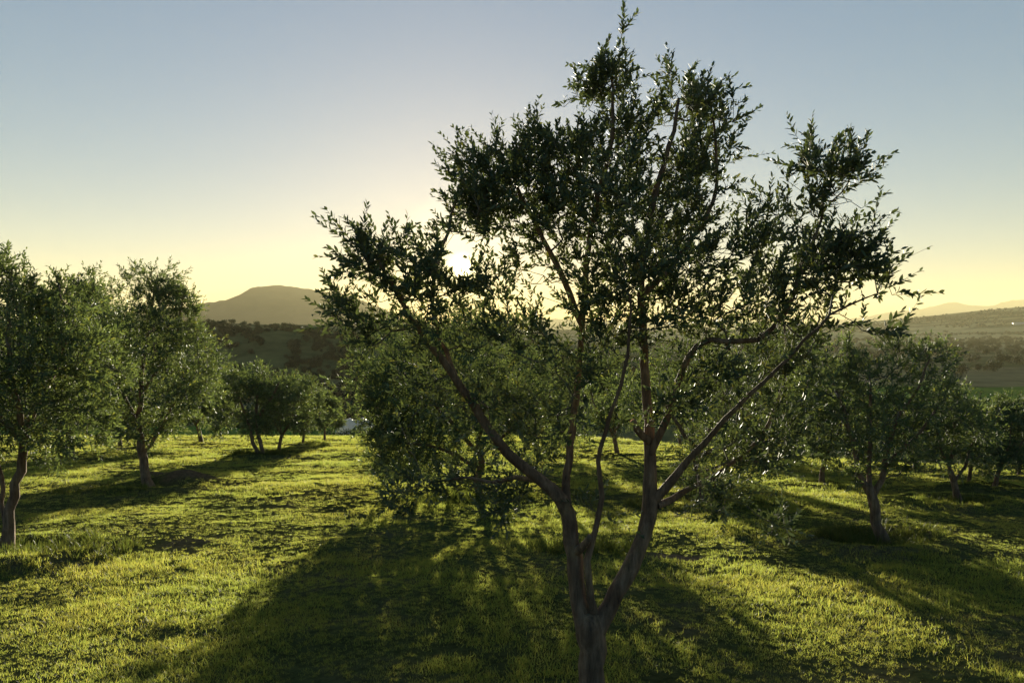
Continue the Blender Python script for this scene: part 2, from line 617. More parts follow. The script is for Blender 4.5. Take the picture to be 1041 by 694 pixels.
# the near tree -----------------------------------------------------
D0 = 4.4 * MS
b0 = at(S_MAIN)
tk = [np.r_[b0, .080], np.r_[P(603, 690, D0), .071], np.r_[P(601, 660, D0), .074], np.r_[P(599, 635, D0), .084], np.r_[P(600, 622, D0), .06]]
LB = [tk,
      px_limb([(596, 648, 4.4, 19), (588, 612, 4.4, 17), (584, 565, 4.4, 16), (578, 522, 4.38, 17.5), (560, 497, 4.35, 15), (537, 478, 4.32, 13), (505, 446, 4.27, 11), (470, 395, 4.2, 9), (432, 342, 4.12, 7), (402, 296, 4.05, 5), (384, 264, 4.02, 2.6)], MS),
      px_limb([(578, 522, 4.39, 13), (575, 495, 4.42, 10), (580, 450, 4.47, 8), (588, 380, 4.55, 7.5), (594, 300, 4.6, 7), (604, 215, 4.65, 6), (622, 140, 4.66, 5), (622, 90, 4.68, 3), (618, 58, 4.7, 1.6)], MS),
      px_limb([(604, 622, 4.38, 9), (599, 598, 4.34, 8), (598, 568, 4.33, 7.5), (605, 540, 4.32, 7), (612, 505, 4.31, 6), (609, 470, 4.3, 5), (622, 420, 4.27, 4.2), (638, 360, 4.22, 4), (640, 300, 4.2, 2.5)], MS),
      px_limb([(604, 642, 4.4, 22), (620, 614, 4.4, 18), (640, 578, 4.4, 18), (654, 542, 4.4, 17), (662, 510, 4.4, 17.5), (661, 460, 4.42, 13), (657, 400, 4.45, 11), (654, 340, 4.5, 9), (652, 280, 4.52, 8), (662, 215, 4.55, 8), (680, 150, 4.6, 5.5), (690, 100, 4.62, 3)], MS),
      px_limb([(661, 462, 4.41, 9.5), (672, 437, 4.36, 8), (686, 402, 4.3, 7.5), (700, 362, 4.24, 7), (722, 346, 4.18, 6.5), (770, 345, 4.12, 6), (798, 318, 4.08, 5.5), (812, 280, 4.05, 4.5), (835, 222, 4.03, 3), (836, 190, 4.02, 1.8)], MS),
      px_limb([(664, 512, 4.4, 11), (676, 496, 4.36, 11), (690, 480, 4.3, 9), (708, 458, 4.24, 7), (738, 425, 4.15, 5.5), (790, 375, 4.05, 4), (845, 320, 3.98, 3), (882, 302, 3.95, 1.8)], MS),
      px_limb([(668, 514, 4.38, 8), (684, 506, 4.46, 7.5), (704, 495, 4.58, 6), (735, 478, 4.75, 5), (775, 440, 4.95, 4), (800, 370, 5.05, 3), (790, 300, 5.1, 2)], MS),
      px_limb([(652, 300, 4.52, 8), (690, 262, 4.6, 6), (725, 205, 4.68, 4.5), (728, 150, 4.7, 3), (722, 100, 4.72, 2)], MS),
      px_limb([(592, 330, 4.58, 8), (566, 270, 4.62, 6.5), (538, 215, 4.64, 5), (520, 170, 4.66, 3.5), (540, 130, 4.66, 2)], MS),
      px_limb([(548, 488, 4.35, 7), (525, 486, 4.5, 5.5), (500, 490, 4.65, 4), (470, 485, 4.85, 3), (440, 490, 4.95, 2)], MS),
      px_limb([(659, 448, 4.40, 9), (648, 437, 4.33, 7.5), (643, 428, 4.30, 7)], MS),
      px_limb([(586, 560, 4.38, 10), (596, 551, 4.28, 8), (600, 545, 4.25, 7.5)], MS),
      px_limb([(470, 396, 4.2, 7), (447, 345, 4.3, 5.5), (440, 290, 4.4, 4.5), (456, 235, 4.5, 3.5), (466, 190, 4.55, 2)], MS),
      ]
BB = [px_blob(*a, MS) for a in [
    (618, 74, 4.68, 24, 46, .16, 26), (620, 115, 4.66, 40, 30, .22, 16),
    (680, 84, 4.62, 20, 30, .14, 11), (714, 124, 4.7, 30, 40, .2, 30), (690, 165, 4.62, 55, 50, .32, 52),
    (545, 158, 4.66, 14, 30, .14, 14), (502, 192, 4.62, 52, 42, .34, 78), (478, 225, 4.55, 42, 34, .3, 36),
    (560, 225, 4.62, 60, 60, .45, 84), (620, 225, 4.6, 62, 70, .5, 96), (625, 160, 4.64, 42, 36, .3, 26), (585, 178, 4.7, 36, 30, .3, 24),
    (700, 235, 4.6, 56, 58, .42, 62), (650, 285, 4.5, 52, 42, .4, 46), (596, 285, 4.6, 46, 38, .4, 40),
    (752, 275, 4.45, 46, 50, .4, 32), (768, 215, 4.5, 28, 26, .25, 7),
    (832, 188, 4.03, 26, 30, .18, 30), (848, 212, 4.05, 26, 26, .2, 14), (826, 248, 4.05, 36, 36, .25, 28), (862, 284, 4.0, 40, 28, .22, 30), (893, 294, 3.96, 18, 15, .12, 9),
    (800, 305, 4.1, 50, 32, .3, 36), (738, 325, 4.2, 46, 28, .3, 28), (690, 320, 4.4, 36, 30, .35, 22),
    (382, 258, 4.02, 26, 28, .18, 16), (402, 275, 4.05, 32, 26, .22, 24), (430, 300, 4.12, 34, 34, .25, 30), (345, 318, 4.05, 26, 20, .15, 13), (368, 345, 4.12, 30, 20, .2, 12),
    (456, 285, 4.35, 30, 34, .3, 26), (492, 300, 4.4, 34, 40, .35, 24), (520, 345, 4.4, 40, 30, .35, 20), (560, 345, 4.5, 36, 30, .35, 14),
    (430, 355, 4.2, 40, 28, .25, 18), (480, 420, 4.3, 46, 34, .3, 18), (540, 420, 4.45, 34, 44, .3, 16), (600, 410, 4.4, 40, 50, .35, 16), (610, 520, 4.33, 16, 24, .12, 5),
    (630, 350, 4.4, 40, 34, .35, 28), (720, 400, 4.2, 46, 36, .3, 30), (760, 440, 4.6, 46, 34, .4, 22), (715, 480, 4.5, 26, 24, .25, 7), (800, 380, 4.4, 44, 40, .4, 26),
    (850, 340, 4.1, 40, 22, .25, 14),
    (505, 515, 4.75, 34, 26, .25, 16), (470, 480, 4.9, 34, 26, .25, 12), (430, 495, 5.0, 34, 30, .25, 12), (535, 480, 4.7, 26, 26, .25, 9), (420, 430, 4.9, 34, 34, .3, 10),
    (745, 495, 4.75, 34, 24, .25, 20), (765, 530, 4.8, 26, 14, .2, 6), (785, 470, 4.7, 26, 28, .25, 10), (810, 430, 4.6, 30, 34, .3, 10),
]]
main = grow('olive_tree', b0, LB, BB, 3, None,
            'largest nearest olive tree, forked low into bare limbs, setting sun showing through its leaves', GROUP,
            root_flare=1.0, wob=.004, lump=.10, nside=12, clus=.24, per_cluster=5, up=.8, leafmat=DARK_LEAF, leaf=(.046, .0172), tips=1.35, per=.55, shoot=(.08, .24), pitch=.0185, bare=[(P(470, 272, 4.35 * MS), (.10, 1.5, .085), .97), (P(366, 222, 4.02 * MS), (.12, .5, .16), .75), (P(880, 222, 4.0 * MS), (.2, .5, .16), .7), (P(545, 302, 4.5 * MS), (.16, .9, .15), .7)])

# other trees traced from the photograph -------------------------------
def traced(name, s, label, limbs, blobs, seed, slim=.8, **kw):
    b = at(s); d = s[1]
    ls = []
    for i, rows in enumerate(limbs):
        l = px_limb([(a, c, d + dd, w) for a, c, dd, w in rows])
        if i == 0: l[0] = np.r_[b, l[0][3]]
        l = [r_ * np.array([1, 1, 1, slim]) for r_ in l]
        ls.append(l)
    bs = [px_blob(a, c, d + dd, rx, ry, rd, n) for a, c, dd, rx, ry, rd, n in blobs]
    return grow(name, b, ls, bs, seed, None, label, GROUP, **kw)


MID = dict(tips=2.0, root_flare=1.2, clus=.17, leaf=(.068, .0205), pitch=.026, step=.12, shoot=(.12, .28), thin=3, per=.85, up=.35, nside=8, tipr=.0024)
traced('olive_tree', S_EDGE, 'olive tree cut off by the left frame edge, with slim trunk and bare side stem',
       [[(6, 566, 0, 19), (8, 530, 0, 15), (17, 492, 0, 14), (24, 458, 0, 13), (22, 430, 0, 12)],
        [(7, 540, 0, 8), (1, 510, .1, 7), (2, 485, .1, 6), (-14, 440, .2, 5)],
        [(23, 440, 0, 10), (12, 380, -.2, 8), (8, 320, -.2, 5), (12, 275, -.2, 2)],
        [(23, 440, 0, 9), (50, 390, .2, 7), (70, 340, .3, 4), (60, 290, .3, 2)],
        [(23, 450, 0, 8), (-20, 400, .1, 7), (-60, 340, .1, 4)]],
       [(10, 300, -.2, 32, 40, .5, 42), (52, 310, .2, 38, 32, .5, 42), (-40, 340, 0, 55, 55, .8, 70), (20, 370, -.2, 60, 42, .8, 95), (75, 370, .2, 42, 46, .7, 60), (30, 425, 0, 66, 34, .8, 66), (90, 420, .2, 26, 30, .4, 22), (-50, 420, 0, 50, 40, .6, 40)],
       21, slim=.66, **MID)
traced('olive_tree', S_SOIL, 'tall olive tree with a thick tapering trunk standing beside a low bank of bare soil',
       [[(152, 497, 0, 13), (147, 475, 0, 10.5), (142, 448, 0, 9.5), (140, 425, 0, 8.5)],
        [(145, 462, 0, 5), (154, 452, .2, 4.5), (166, 430, .4, 4), (185, 395, .5, 3)],
        [(140, 430, 0, 7), (146, 370, 0, 5.5), (152, 320, .1, 4), (160, 280, .1, 2)],
        [(140, 430, 0, 6), (118, 385, -.3, 4.5), (104, 345, -.3, 3)],
        [(143, 400, 0, 5), (176, 350, .2, 4), (186, 300, .2, 2)]],
       [(155, 292, 0, 34, 26, .6, 42), (182, 300, .2, 22, 26, .5, 22), (140, 330, 0, 50, 32, 1., 66), (180, 345, .2, 34, 36, .9, 50), (150, 385, 0, 64, 38, 1.3, 105), (112, 370, -.2, 34, 40, .9, 50), (196, 400, .3, 22, 34, .7, 30), (135, 430, 0, 46, 22, .9, 44), (185, 430, .3, 20, 16, .6, 14)],
       22, **dict(MID, tips=2.7, leaf=(.088, .027), pitch=.036, step=.16, shoot=(.16, .34), tmpl=LEAF4))
traced('olive_tree', S_BEHIND, 'broad olive tree behind the nearest tree\'s slanting left limb, casting a wide shadow',
       [[(486, 503, 0, 11), (487, 485, 0, 9), (489, 468, 0, 8), (486, 452, 0, 7)],
        [(486, 460, 0, 6), (450, 420, -.3, 5), (415, 385, -.3, 3.5), (392, 365, -.3, 2)],
        [(486, 455, 0, 6), (492, 410, .2, 5), (500, 360, .2, 3)],
        [(487, 465, 0, 5), (525, 430, .1, 4), (555, 400, .1, 2.5)],
        [(487, 475, 0, 5), (445, 455, -.8, 4), (405, 450, -1., 2.5)]],
       [(430, 365, -.2, 50, 34, 1.1, 74), (480, 350, .2, 46, 32, 1.1, 62), (394, 402, -.3, 30, 40, .9, 66), (440, 415, -.2, 56, 40, 1.6, 104), (500, 405, .2, 46, 38, 1.4, 70), (550, 390, .2, 34, 44, 1., 50), (400, 446, -.6, 30, 26, .9, 50), (445, 455, -.5, 40, 24, 1., 46), (520, 445, .1, 38, 20, .9, 30), (575, 420, .4, 24, 30, .7, 20)],
       23, **dict(MID, leaf=(.088, .027), pitch=.036, step=.16, shoot=(.16, .34), tmpl=LEAF4, droop=.15, tips=3.4, clus=.26))
traced('olive_tree', S_LOW, 'bushy olive tree behind the upright right limb of the nearest tree',
       [[(712, 512, 0, 11), (711, 490, 0, 9), (708, 470, 0, 8), (710, 452, 0, 7)],
        [(710, 460, 0, 6), (685, 425, 0, 4.5), (670, 385, 0, 3)],
        [(710, 456, 0, 6), (732, 415, .2, 4.5), (748, 365, .2, 3)],
        [(710, 464, 0, 5), (765, 435, .1, 4), (803, 400, .1, 2.5)],
        [(711, 480, 0, 4), (748, 468, -.5, 3), (775, 470, -.8, 2)]],
       [(695, 390, 0, 36, 38, 1., 58), (750, 370, .2, 42, 36, 1., 64), (735, 415, 0, 54, 36, 1.3, 84), (800, 390, .1, 34, 42, 1., 56), (790, 440, 0, 34, 28, .9, 40), (730, 455, -.3, 40, 22, 1., 36), (770, 470, -.6, 34, 18, .8, 26), (655, 390, .3, 34, 36, .9, 40), (800, 350, .3, 26, 20, .6, 22)],
       24, **dict(MID, leaf=(.084, .0255), pitch=.034, step=.15, shoot=(.15, .32), tmpl=LEAF4, droop=.2, tips=2.0))
traced('olive_tree', S_RIGHT, 'olive tree with a bent dark trunk rising out of a patch of tall weeds',
       [[(897, 553, 0, 15), (892, 532, 0, 12), (886, 508, 0, 13), (882, 492, 0, 11)],
        [(884, 502, 0, 9), (872, 478, 0, 7.5), (868, 450, .1, 6), (852, 400, .1, 4), (840, 370, .1, 2)],
        [(886, 506, 0, 9), (897, 488, 0, 8), (902, 462, 0, 6.5), (912, 425, -.1, 5), (932, 395, -.1, 3), (945, 365, -.1, 2)],
        [(884, 495, 0, 7), (884, 440, .2, 5), (885, 390, .2, 3)],
        [(901, 470, 0, 5), (935, 440, -.2, 4), (955, 410, -.2, 2.5)]],
       [(880, 372, .1, 36, 30, .6, 44), (925, 375, 0, 38, 34, .6, 48), (948, 352, -.1, 16, 18, .3, 10), (840, 390, .1, 40, 42, .7, 56), (890, 415, 0, 50, 34, .9, 72), (940, 410, -.1, 32, 36, .6, 44), (850, 440, .1, 36, 30, .7, 40), (905, 455, 0, 46, 24, .7, 44), (815, 400, .1, 30, 40, .6, 32), (955, 440, -.2, 18, 20, .4, 14), (870, 480, 0, 30, 14, .4, 12)],
       25, **dict(MID, tips=1.15))
traced('olive_tree', S_RR, 'small round-crowned olive tree with a forked trunk on the right-hand slope, long shadow behind',
       [[(974, 512, 0, 9), (970, 492, 0, 7.5), (966, 478, 0, 7)],
        [(968, 486, 0, 5), (960, 462, 0, 4), (950, 430, 0, 2.5)],
        [(966, 480, 0, 5), (968, 450, .2, 4), (972, 415, .2, 2)],
        [(970, 490, 0, 4), (984, 465, 0, 3.5), (995, 435, 0, 2)]],
       [(965, 415, 0, 32, 26, .7, 54), (950, 440, 0, 26, 28, .6, 44), (990, 435, 0, 26, 30, .6, 44), (968, 455, 0, 36, 24, .8, 54), (940, 460, 0, 16, 18, .4, 16), (1000, 460, 0, 14, 16, .4, 12)],
       26, **dict(MID, tips=1.5, leaf=(.082, .025), pitch=.033, step=.14, tmpl=LEAF4))
traced('olive_tree', S_TWIN, 'olive tree on two slanting trunks at the front of the dark far clump',
       [[(258, 463, 0, 5), (257, 450, 0, 4.5), (255, 435, 0, 4)],
        [(268, 463, 0, 5.5), (265, 448, 0, 5), (260, 430, 0, 4.5), (262, 400, 0, 3)],
        [(255, 437, 0, 3.5), (245, 410, 0, 3), (238, 392, 0, 2)],
        [(262, 425, 0, 3.5), (278, 400, 0, 2.5), (284, 388, 0, 2)]],
       [(256, 388, 0, 30, 18, 1., 46), (238, 402, 0, 26, 24, 1., 46), (270, 405, 0, 32, 26, 1.2, 64), (250, 425, 0, 38, 16, 1.1, 46), (225, 420, 0, 14, 20, .6, 16)],
       27, **dict(MID, leaf=(.125, .040), pitch=.05, step=.2, shoot=(.2, .42), tmpl=LEAF4, tipr=.004))


# trees repeated down the slope ------------------------------------------
def generic(seed, hgt, lean, spread, label):
    q = np.random.default_rng(seed)
    fz = .26 * hgt
    trunk = [np.array([0, 0, 0, .085]), np.array([lean * .15, .02, fz * .5, .07]), np.array([lean * .4, .03, fz, .062])]
    limbs = [trunk]; blobs = []
    nl = 4
    for k in range(nl):
        a = k / nl * 6.28 + q.uniform(-.4, .4); rr = spread * q.uniform(.35, .62)
        topz = hgt * q.uniform(.66, .84)
        e = np.array([lean * .4 + rr * math.cos(a), rr * math.sin(a), topz])
        s = np.array([lean * .4, .03, fz * q.uniform(.85, .98)])
        m = (s + e) / 2 + np.array([.2 * math.cos(a), .2 * math.sin(a), -.05])
        limbs.append([np.r_[s, .045], np.r_[m, .032], np.r_[e, .012]])
        blobs.append((e + np.array([0, 0, .0]), (spread * .48, spread * .48, hgt * .17), 46))
        blobs.append((m * np.array([1.9, 1.9, 1]) + np.array([0, 0, -.05 * hgt]), (spread * .42, spread * .42, hgt * .15), 34))
    blobs.append((np.array([lean * .4, 0, hgt * .62]), (spread * .7, spread * .7, hgt * .2), 60))
    blobs.append((np.array([lean * .5 + q.uniform(-.2, .2), 0, hgt * .87]), (spread * .3, spread * .3, hgt * .11), 22))
    blobs.append((np.array([lean * .2, 0, hgt * .38]), (spread * .75, spread * .75, hgt * .1), 30))
    return grow('olive_tree', (0, 0, 0), limbs, blobs, seed, None, label, GROUP,
                **dict(MID, leaf=(.105, .033), pitch=.042, step=.17, shoot=(.18, .36), tmpl=LEAF4, tipr=.0035))


protos = [generic(51, 3.4, .5, 1.25, ''), generic(52, 3.2, -.45, 1.35, ''), generic(53, 3.5, .15, 1.1, '')]
FAR = [  # px, py of the foot, which shape, turn, height in pixels, label
    (70, 466, 2, .3, 194, 'tall dome-topped olive tree rising between the left-edge tree and the soil-bank tree'),
    (122, 457, 0, 2.0, 92, 'low olive tree in the gap under the crown of the soil-bank tree'),
    (205, 452, 1, 1.1, 90, 'low spreading olive tree half hidden at the edge of the soil-bank tree crown'),
    (283, 459, 1, 4.1, 78, 'single-trunked olive tree just right of the twin-trunked one'),
    (308, 452, 0, 5.2, 64, 'middling olive tree third in the descending clump, behind the single-trunked one'),
    (330, 449, 2, .9, 54, 'smallest olive tree at the low right end of the far clump'),
    (433, 452, 0, 3.3, 70, 'far olive tree screened by the hanging twigs of the broad wide-shadowed tree'),
    (545, 462, 2, 2.6, 84, 'olive tree seen far off through the slanting limb of the nearest tree'),
    (628, 462, 1, .4, 100, 'olive tree seen far off between the two main limbs of the nearest tree'),
    (692, 456, 0, 1.7, 84, 'far olive tree just right of the straight limb of the nearest tree'),
    (835, 493, 2, 5.6, 128, 'straight-trunked olive tree standing alone in the sunlit gap by the bent-trunk tree'),
    (792, 470, 1, 2.2, 92, 'far olive tree half hidden behind the bushy low-sprayed one'),
    (880, 474, 0, .7, 84, 'far olive tree under the crown of the bent-trunk tree'),
    (984, 497, 0, 4.4, 92, 'thin olive tree tucked behind the small round-crowned one'),
    (1011, 499, 1, 2.9, 92, 'low olive tree at the frame edge beyond the small round-crowned one'),
    (1036, 486, 2, 3.7, 76, 'last olive tree cut by the frame edge, on the lowest sunlit grass'),
    (930, 478, 2, 1.3, 78, 'far olive tree in the gap between the bent-trunk tree and the small round-crowned one'),
]
first = {}
for px, py, k, rz, hp, label in FAR:
    x, y = ground(px, py)
    hgt = (3.4, 3.2, 3.5)[k] * 1.02
    s = hp * y / F / hgt
    loc = (x, y, hz(x, y) - .02)
    BASINS.append((x, y, .6))
    if k not in first:
        o = protos[k]; first[k] = o
        o.location = loc; o.rotation_euler = (0, 0, rz); o.scale = (s, s, s); o['label'] = label
    else:
        copy_tree(protos[k], loc, rz, s, label)

# ------------------------------------------------------------------ ground sheet
def axis(lo, hi, n, a):
    u = np.linspace(math.asinh(lo / a), math.asinh(hi / a), n)
    return a * np.sinh(u)


gx = axis(-13500, 13500, 541, 5.0)
gy = np.concatenate([np.linspace(-60, 1, 40), 1 + axis(0.08, 17000, 640, 5.0)])
X, Y = np.meshgrid(gx, gy)
Z = height(X, Y)
ny, nx = X.shape
verts = np.stack([X, Y, Z], -1).reshape(-1, 3)
i = np.arange(ny - 1)[:, None] * nx; j = np.arange(nx - 1)[None]
f = np.stack([i + j, i + j + 1, i + nx + j + 1, i + nx + j], -1).reshape(-1)
x, y = verts[:, 0], verts[:, 1]
scrub = np.array([.10, .105, .042]); straw = np.array([.36, .31, .16]); green = np.array([.10, .17, .03]); earth = np.array([.17, .15, .075])
n = fbm(x / 70, y / 70, 61)[:, None]; n2 = fbm(x / 240 + 9, y / 120, 63)[:, None]
land = scrub * (1 - sstep(.45, .62, n)) + earth * sstep(.45, .62, n)
m = sstep(.50, .56, n2) * (sstep(900, 1300, y))[:, None]
land = land * (1 - m) + straw * m
m = ((x > 110) * (y > 190) * (y < 352) + (x < -40) * (y > 95) * (y < 205))[:, None]
land = np.where(m, green, land)
m = (sstep(370, 384, y + .12 * x) * (1 - sstep(400, 430, y + .12 * x)) * (x < 30) * sstep(.35, .5, fbm(x / 40, y / 15, 71)))[:, None]
land = land * (1 - m) + straw * m
for (y0, y1, c) in ((1900, 2080, straw), (2250, 2420, straw), (2600, 2680, earth)):
    m = (sstep(y0, y0 + 60, y + .1 * x) * (1 - sstep(y1, y1 + 60, y + .1 * x)) * (x > 300))[:, None]
    land = land * (1 - m) + c * m
gm = make_mesh('ground', verts, f, np.full((ny - 1) * (nx - 1), 4), True, {'land': ('FLOAT_COLOR', np.c_[land, np.ones(len(land))]), 'bare': ('FLOAT', bare_soil(x, y))})
SOIL = soil_material()
tag(link('ground', gm, SOIL), kind='structure')

# the pale grow tunnel just below the orchard
tm, nt, out = new_mat('white_plastic_film')
pb = N(nt, 'ShaderNodeBsdfPrincipled', i_Roughness=.35); pb.inputs['Base Color'].default_value = (.6, .6, .54, 1)
tr_ = N(nt, 'ShaderNodeBsdfTranslucent'); tr_.inputs['Color'].default_value = (.6, .6, .54, 1)
mx = N(nt, 'ShaderNodeMixShader'); mx.inputs[0].default_value = .45
nt.links.new(pb.outputs[0], mx.inputs[1]); nt.links.new(tr_.outputs[0], mx.inputs[2]); nt.links.new(mx.outputs[0], out.inputs[0])
ty = 54.0; tx = (362 - W / 2) / F * ty; tz = hz(tx, ty)
tun = empty('grow_tunnel', (tx, ty, tz), 'low white plastic grow tunnel glimpsed between trees just below the orchard edge', 'grow tunnel')
tun.rotation_euler = (0, 0, R(8))
th = CAMZ - (424.5 - 335) / F * ty - tz                     # its ridge
hw_, hl = 1.5, 1.35
a_ = np.linspace(0, np.pi, 17)
xs_ = np.linspace(-hl, hl, 16)
g = Geo()
V = np.array([[x_, -hw_ * math.cos(t_), th * math.sin(t_) ** .7 * (1 - .07 * abs(math.sin(k_ * math.pi / 5))) + .03 * math.sin(3 * t_ + k_)] for k_, x_ in enumerate(xs_) for t_ in a_])
i = np.arange(15)[:, None] * 17; j = np.arange(16)[None]
g.add(V, np.stack([i + j, i + j + 1, i + 17 + j + 1, i + 17 + j], -1).reshape(-1), np.full(15 * 16, 4))
link('cover', g.mesh('cover'), tm, tun)
for x_ in (-hl, hl):
    e_ = np.array([[x_ * .99, -hw_ * math.cos(t_) * .985, th * math.sin(t_) ** .7 * .985] for t_ in a_])
    link('end_panel', make_mesh('end_panel', e_, np.arange(17), [17], False), tm, tun)
    g = Geo(); tube(g, [[x_, -(hw_ + .02) * math.cos(t_), (th + .02) * math.sin(t_) ** .7] for t_ in a_], np.full(17, .02), 6)
    link('hoop', g.mesh('hoop'), tm, tun)

# ------------------------------------------------------------------ mountains
def mountain_material(name, a, b):
    m, nt, out = new_mat(name)
    geo = N(nt, 'ShaderNodeNewGeometry')
    n = N(nt, 'ShaderNodeTexNoise', i_Scale=.004, i_Detail=8.0, i_Roughness=.65); nt.links.new(geo.outputs['Position'], n.inputs['Vector'])
    d = N(nt, 'ShaderNodeBsdfDiffuse'); nt.links.new(ramp(nt, n.outputs['Fac'], [(.3, a), (.7, b)]), d.inputs['Color'])
    nt.links.new(d.outputs[0], out.inputs[0])
    return m


ROCK = mountain_material('mountain_rock', (.12, .070, .034), (.19, .115, .06))


def mountain(name, D, prof, depth, seed):
    pxs = np.array([p[0] for p in prof], float); pys = np.array([p[1] for p in prof], float)
    xs = np.linspace(pxs[0], pxs[-1], 220)
    top = np.array([P(a, b, D)[2] for a, b in zip(xs, np.interp(xs, pxs, pys))])
    wx = (xs - W / 2) / F * D
    rows = np.linspace(-1, 1, 41)
    V = []
    for r_ in rows:
        k = (1 - abs(r_)) ** .8
        yy = D + r_ * depth
        z = -30 + (top + 30) * k + depth * .09 * (fbm(wx / (depth * .35), np.full_like(wx, yy / (depth * .35)), seed) - .5) * (1 - .75 * k) * 2
        if abs(r_) < 1e-6: z = z + D * .0028 * (fbm(wx / (D * .008), wx * 0, seed + 4) - .5)
        V.append(np.c_[wx, np.full_like(wx, yy), z])
    V = np.concatenate(V); nx = len(xs); ny = len(rows)
    i = np.arange(ny - 1)[:, None] * nx; j = np.arange(nx - 1)[None]
    f = np.stack([i + j, i + j + 1, i + nx + j + 1, i + nx + j], -1).reshape(-1)
    tag(link(name, make_mesh(name, V, f, np.full((ny - 1) * (nx - 1), 4), True), ROCK), kind='structure')


mountain('mountain', 4800, [(60, 334), (150, 318), (200, 309), (232, 306), (245, 301), (256, 293), (268, 290), (285, 289), (303, 292), (330, 297), (356, 302), (384, 313), (410, 326), (440, 332), (480, 336)], 850, 5)
mountain('mountain_range', 13500, [(700, 336), (800, 331), (860, 324), (900, 318), (940, 313), (958, 309), (972, 308), (986, 311), (1004, 312), (1022, 307), (1045, 303), (1090, 300), (1150, 314), (1230, 334)], 2000, 9)
mountain('mountain_range', 12500, [(380, 336), (470, 329), (560, 325), (640, 327), (720, 324), (800, 328), (880, 336)], 1900, 15)

# ------------------------------------------------------------------ instanced ground cover
def nodes_scatter(name, pts, rot, scl, idx, protos_, mat=None):
    hid = bpy.data.collections.new(name + '_kinds')          # never linked to the scene
    for k, me in enumerate(protos_):
        hid.objects.link(bpy.data.objects.new('%s_kind_%d' % (name, k), me))
    me = bpy.data.meshes.new(name)
    me.vertices.add(len(pts)); me.vertices.foreach_set('co', np.asarray(pts, np.float32).ravel())
    for an, val in (('turn', rot), ('size', scl)):
        a = me.attributes.new(an, 'FLOAT', 'POINT'); a.data.foreach_set('value', np.asarray(val, np.float32))
    a = me.attributes.new('which', 'INT', 'POINT'); a.data.foreach_set('value', np.asarray(idx, np.int32))
    o = bpy.data.objects.new(name, me); COL.objects.link(o)
    ng = bpy.data.node_groups.new(name, 'GeometryNodeTree')
    ng.interface.new_socket('Geometry', in_out='INPUT', socket_type='NodeSocketGeometry')
    ng.interface.new_socket('Geometry', in_out='OUTPUT', socket_type='NodeSocketGeometry')
    gi = ng.nodes.new('NodeGroupInput'); go = ng.nodes.new('NodeGroupOutput')
    ip = ng.nodes.new('GeometryNodeInstanceOnPoints')
    ci = ng.nodes.new('GeometryNodeCollectionInfo'); ci.inputs['Collection'].default_value = hid
    ci.inputs['Separate Children'].default_value = True; ci.inputs['Reset Children'].default_value = True
    def na(nm, t):
        n_ = ng.nodes.new('GeometryNodeInputNamedAttribute'); n_.data_type = t; n_.inputs[0].default_value = nm; return n_
    tn, sz, wh = na('turn', 'FLOAT'), na('size', 'FLOAT'), na('which', 'INT')
    cx = ng.nodes.new('ShaderNodeCombineXYZ')
    L = ng.links
    L.new(tn.outputs[0], cx.inputs[2])
    ip.inputs['Pick Instance'].default_value = True
    m2p = ng.nodes.new('GeometryNodeMeshToPoints')
    L.new(gi.outputs[0], m2p.inputs[0]); L.new(m2p.outputs[0], ip.inputs['Points'])
    L.new(ci.outputs[0], ip.inputs['Instance']); L.new(wh.outputs[0], ip.inputs['Instance Index'])
    e2r = ng.nodes.new('FunctionNodeEulerToRotation'); L.new(cx.outputs[0], e2r.inputs[0])
    L.new(e2r.outputs[0], ip.inputs['Rotation']); L.new(sz.outputs[0], ip.inputs['Scale'])
    L.new(ip.outputs[0], go.inputs[0])
    md = o.modifiers.new('scatter', 'NODES'); md.node_group = ng
    return o


def tuft(seed, nb, rad, hmin, hmax, wid, mat, lean=.5, seg=3):
    q = np.random.default_rng(seed); g = Geo()
    for b in range(nb):
        a = q.uniform(0, 6.28); r = rad * math.sqrt(q.random()); p = np.array([r * math.cos(a), r * math.sin(a), -.01])
        h = q.uniform(hmin, hmax); la = q.uniform(0, 6.28); ll = q.uniform(.1, 1) * lean
        d = np.array([math.cos(la), math.sin(la), 0]); sa = q.uniform(0, 6.28); sd = np.array([math.cos(sa), math.sin(sa), 0])
        t = np.linspace(0, 1, seg + 1)[:, None]
        c = p + d * ll * h * t ** 1.8 + np.array([0, 0, 1]) * h * (t - .28 * ll * t * t)
        w = wid * q.uniform(.7, 1.3) * (1 - t ** 1.6 * .92)
        v = np.concatenate([c - sd * w / 2, c + sd * w / 2])
        n = seg + 1
        f = [[k, k + n, k + 1 + n, k + 1] for k in range(seg)]
        g.add(v, np.array(f), np.full(seg, 4), np.full(2 * n, q.random()))
    me = g.mesh('tuft'); me.materials.append(mat)
    return me


q = np.random.default_rng(99)
def band(y0, y1, dens, wide=.80, pad=1.5):
    a = (y1 - y0) * (2 * (wide * y1 + pad))
    n = int(a * dens)
    yy = q.uniform(y0, y1, n); xx = q.uniform(-(wide * y1 + pad), wide * y1 + pad, n)
    k = np.abs(xx) < wide * yy + pad
    return xx[k], yy[k]


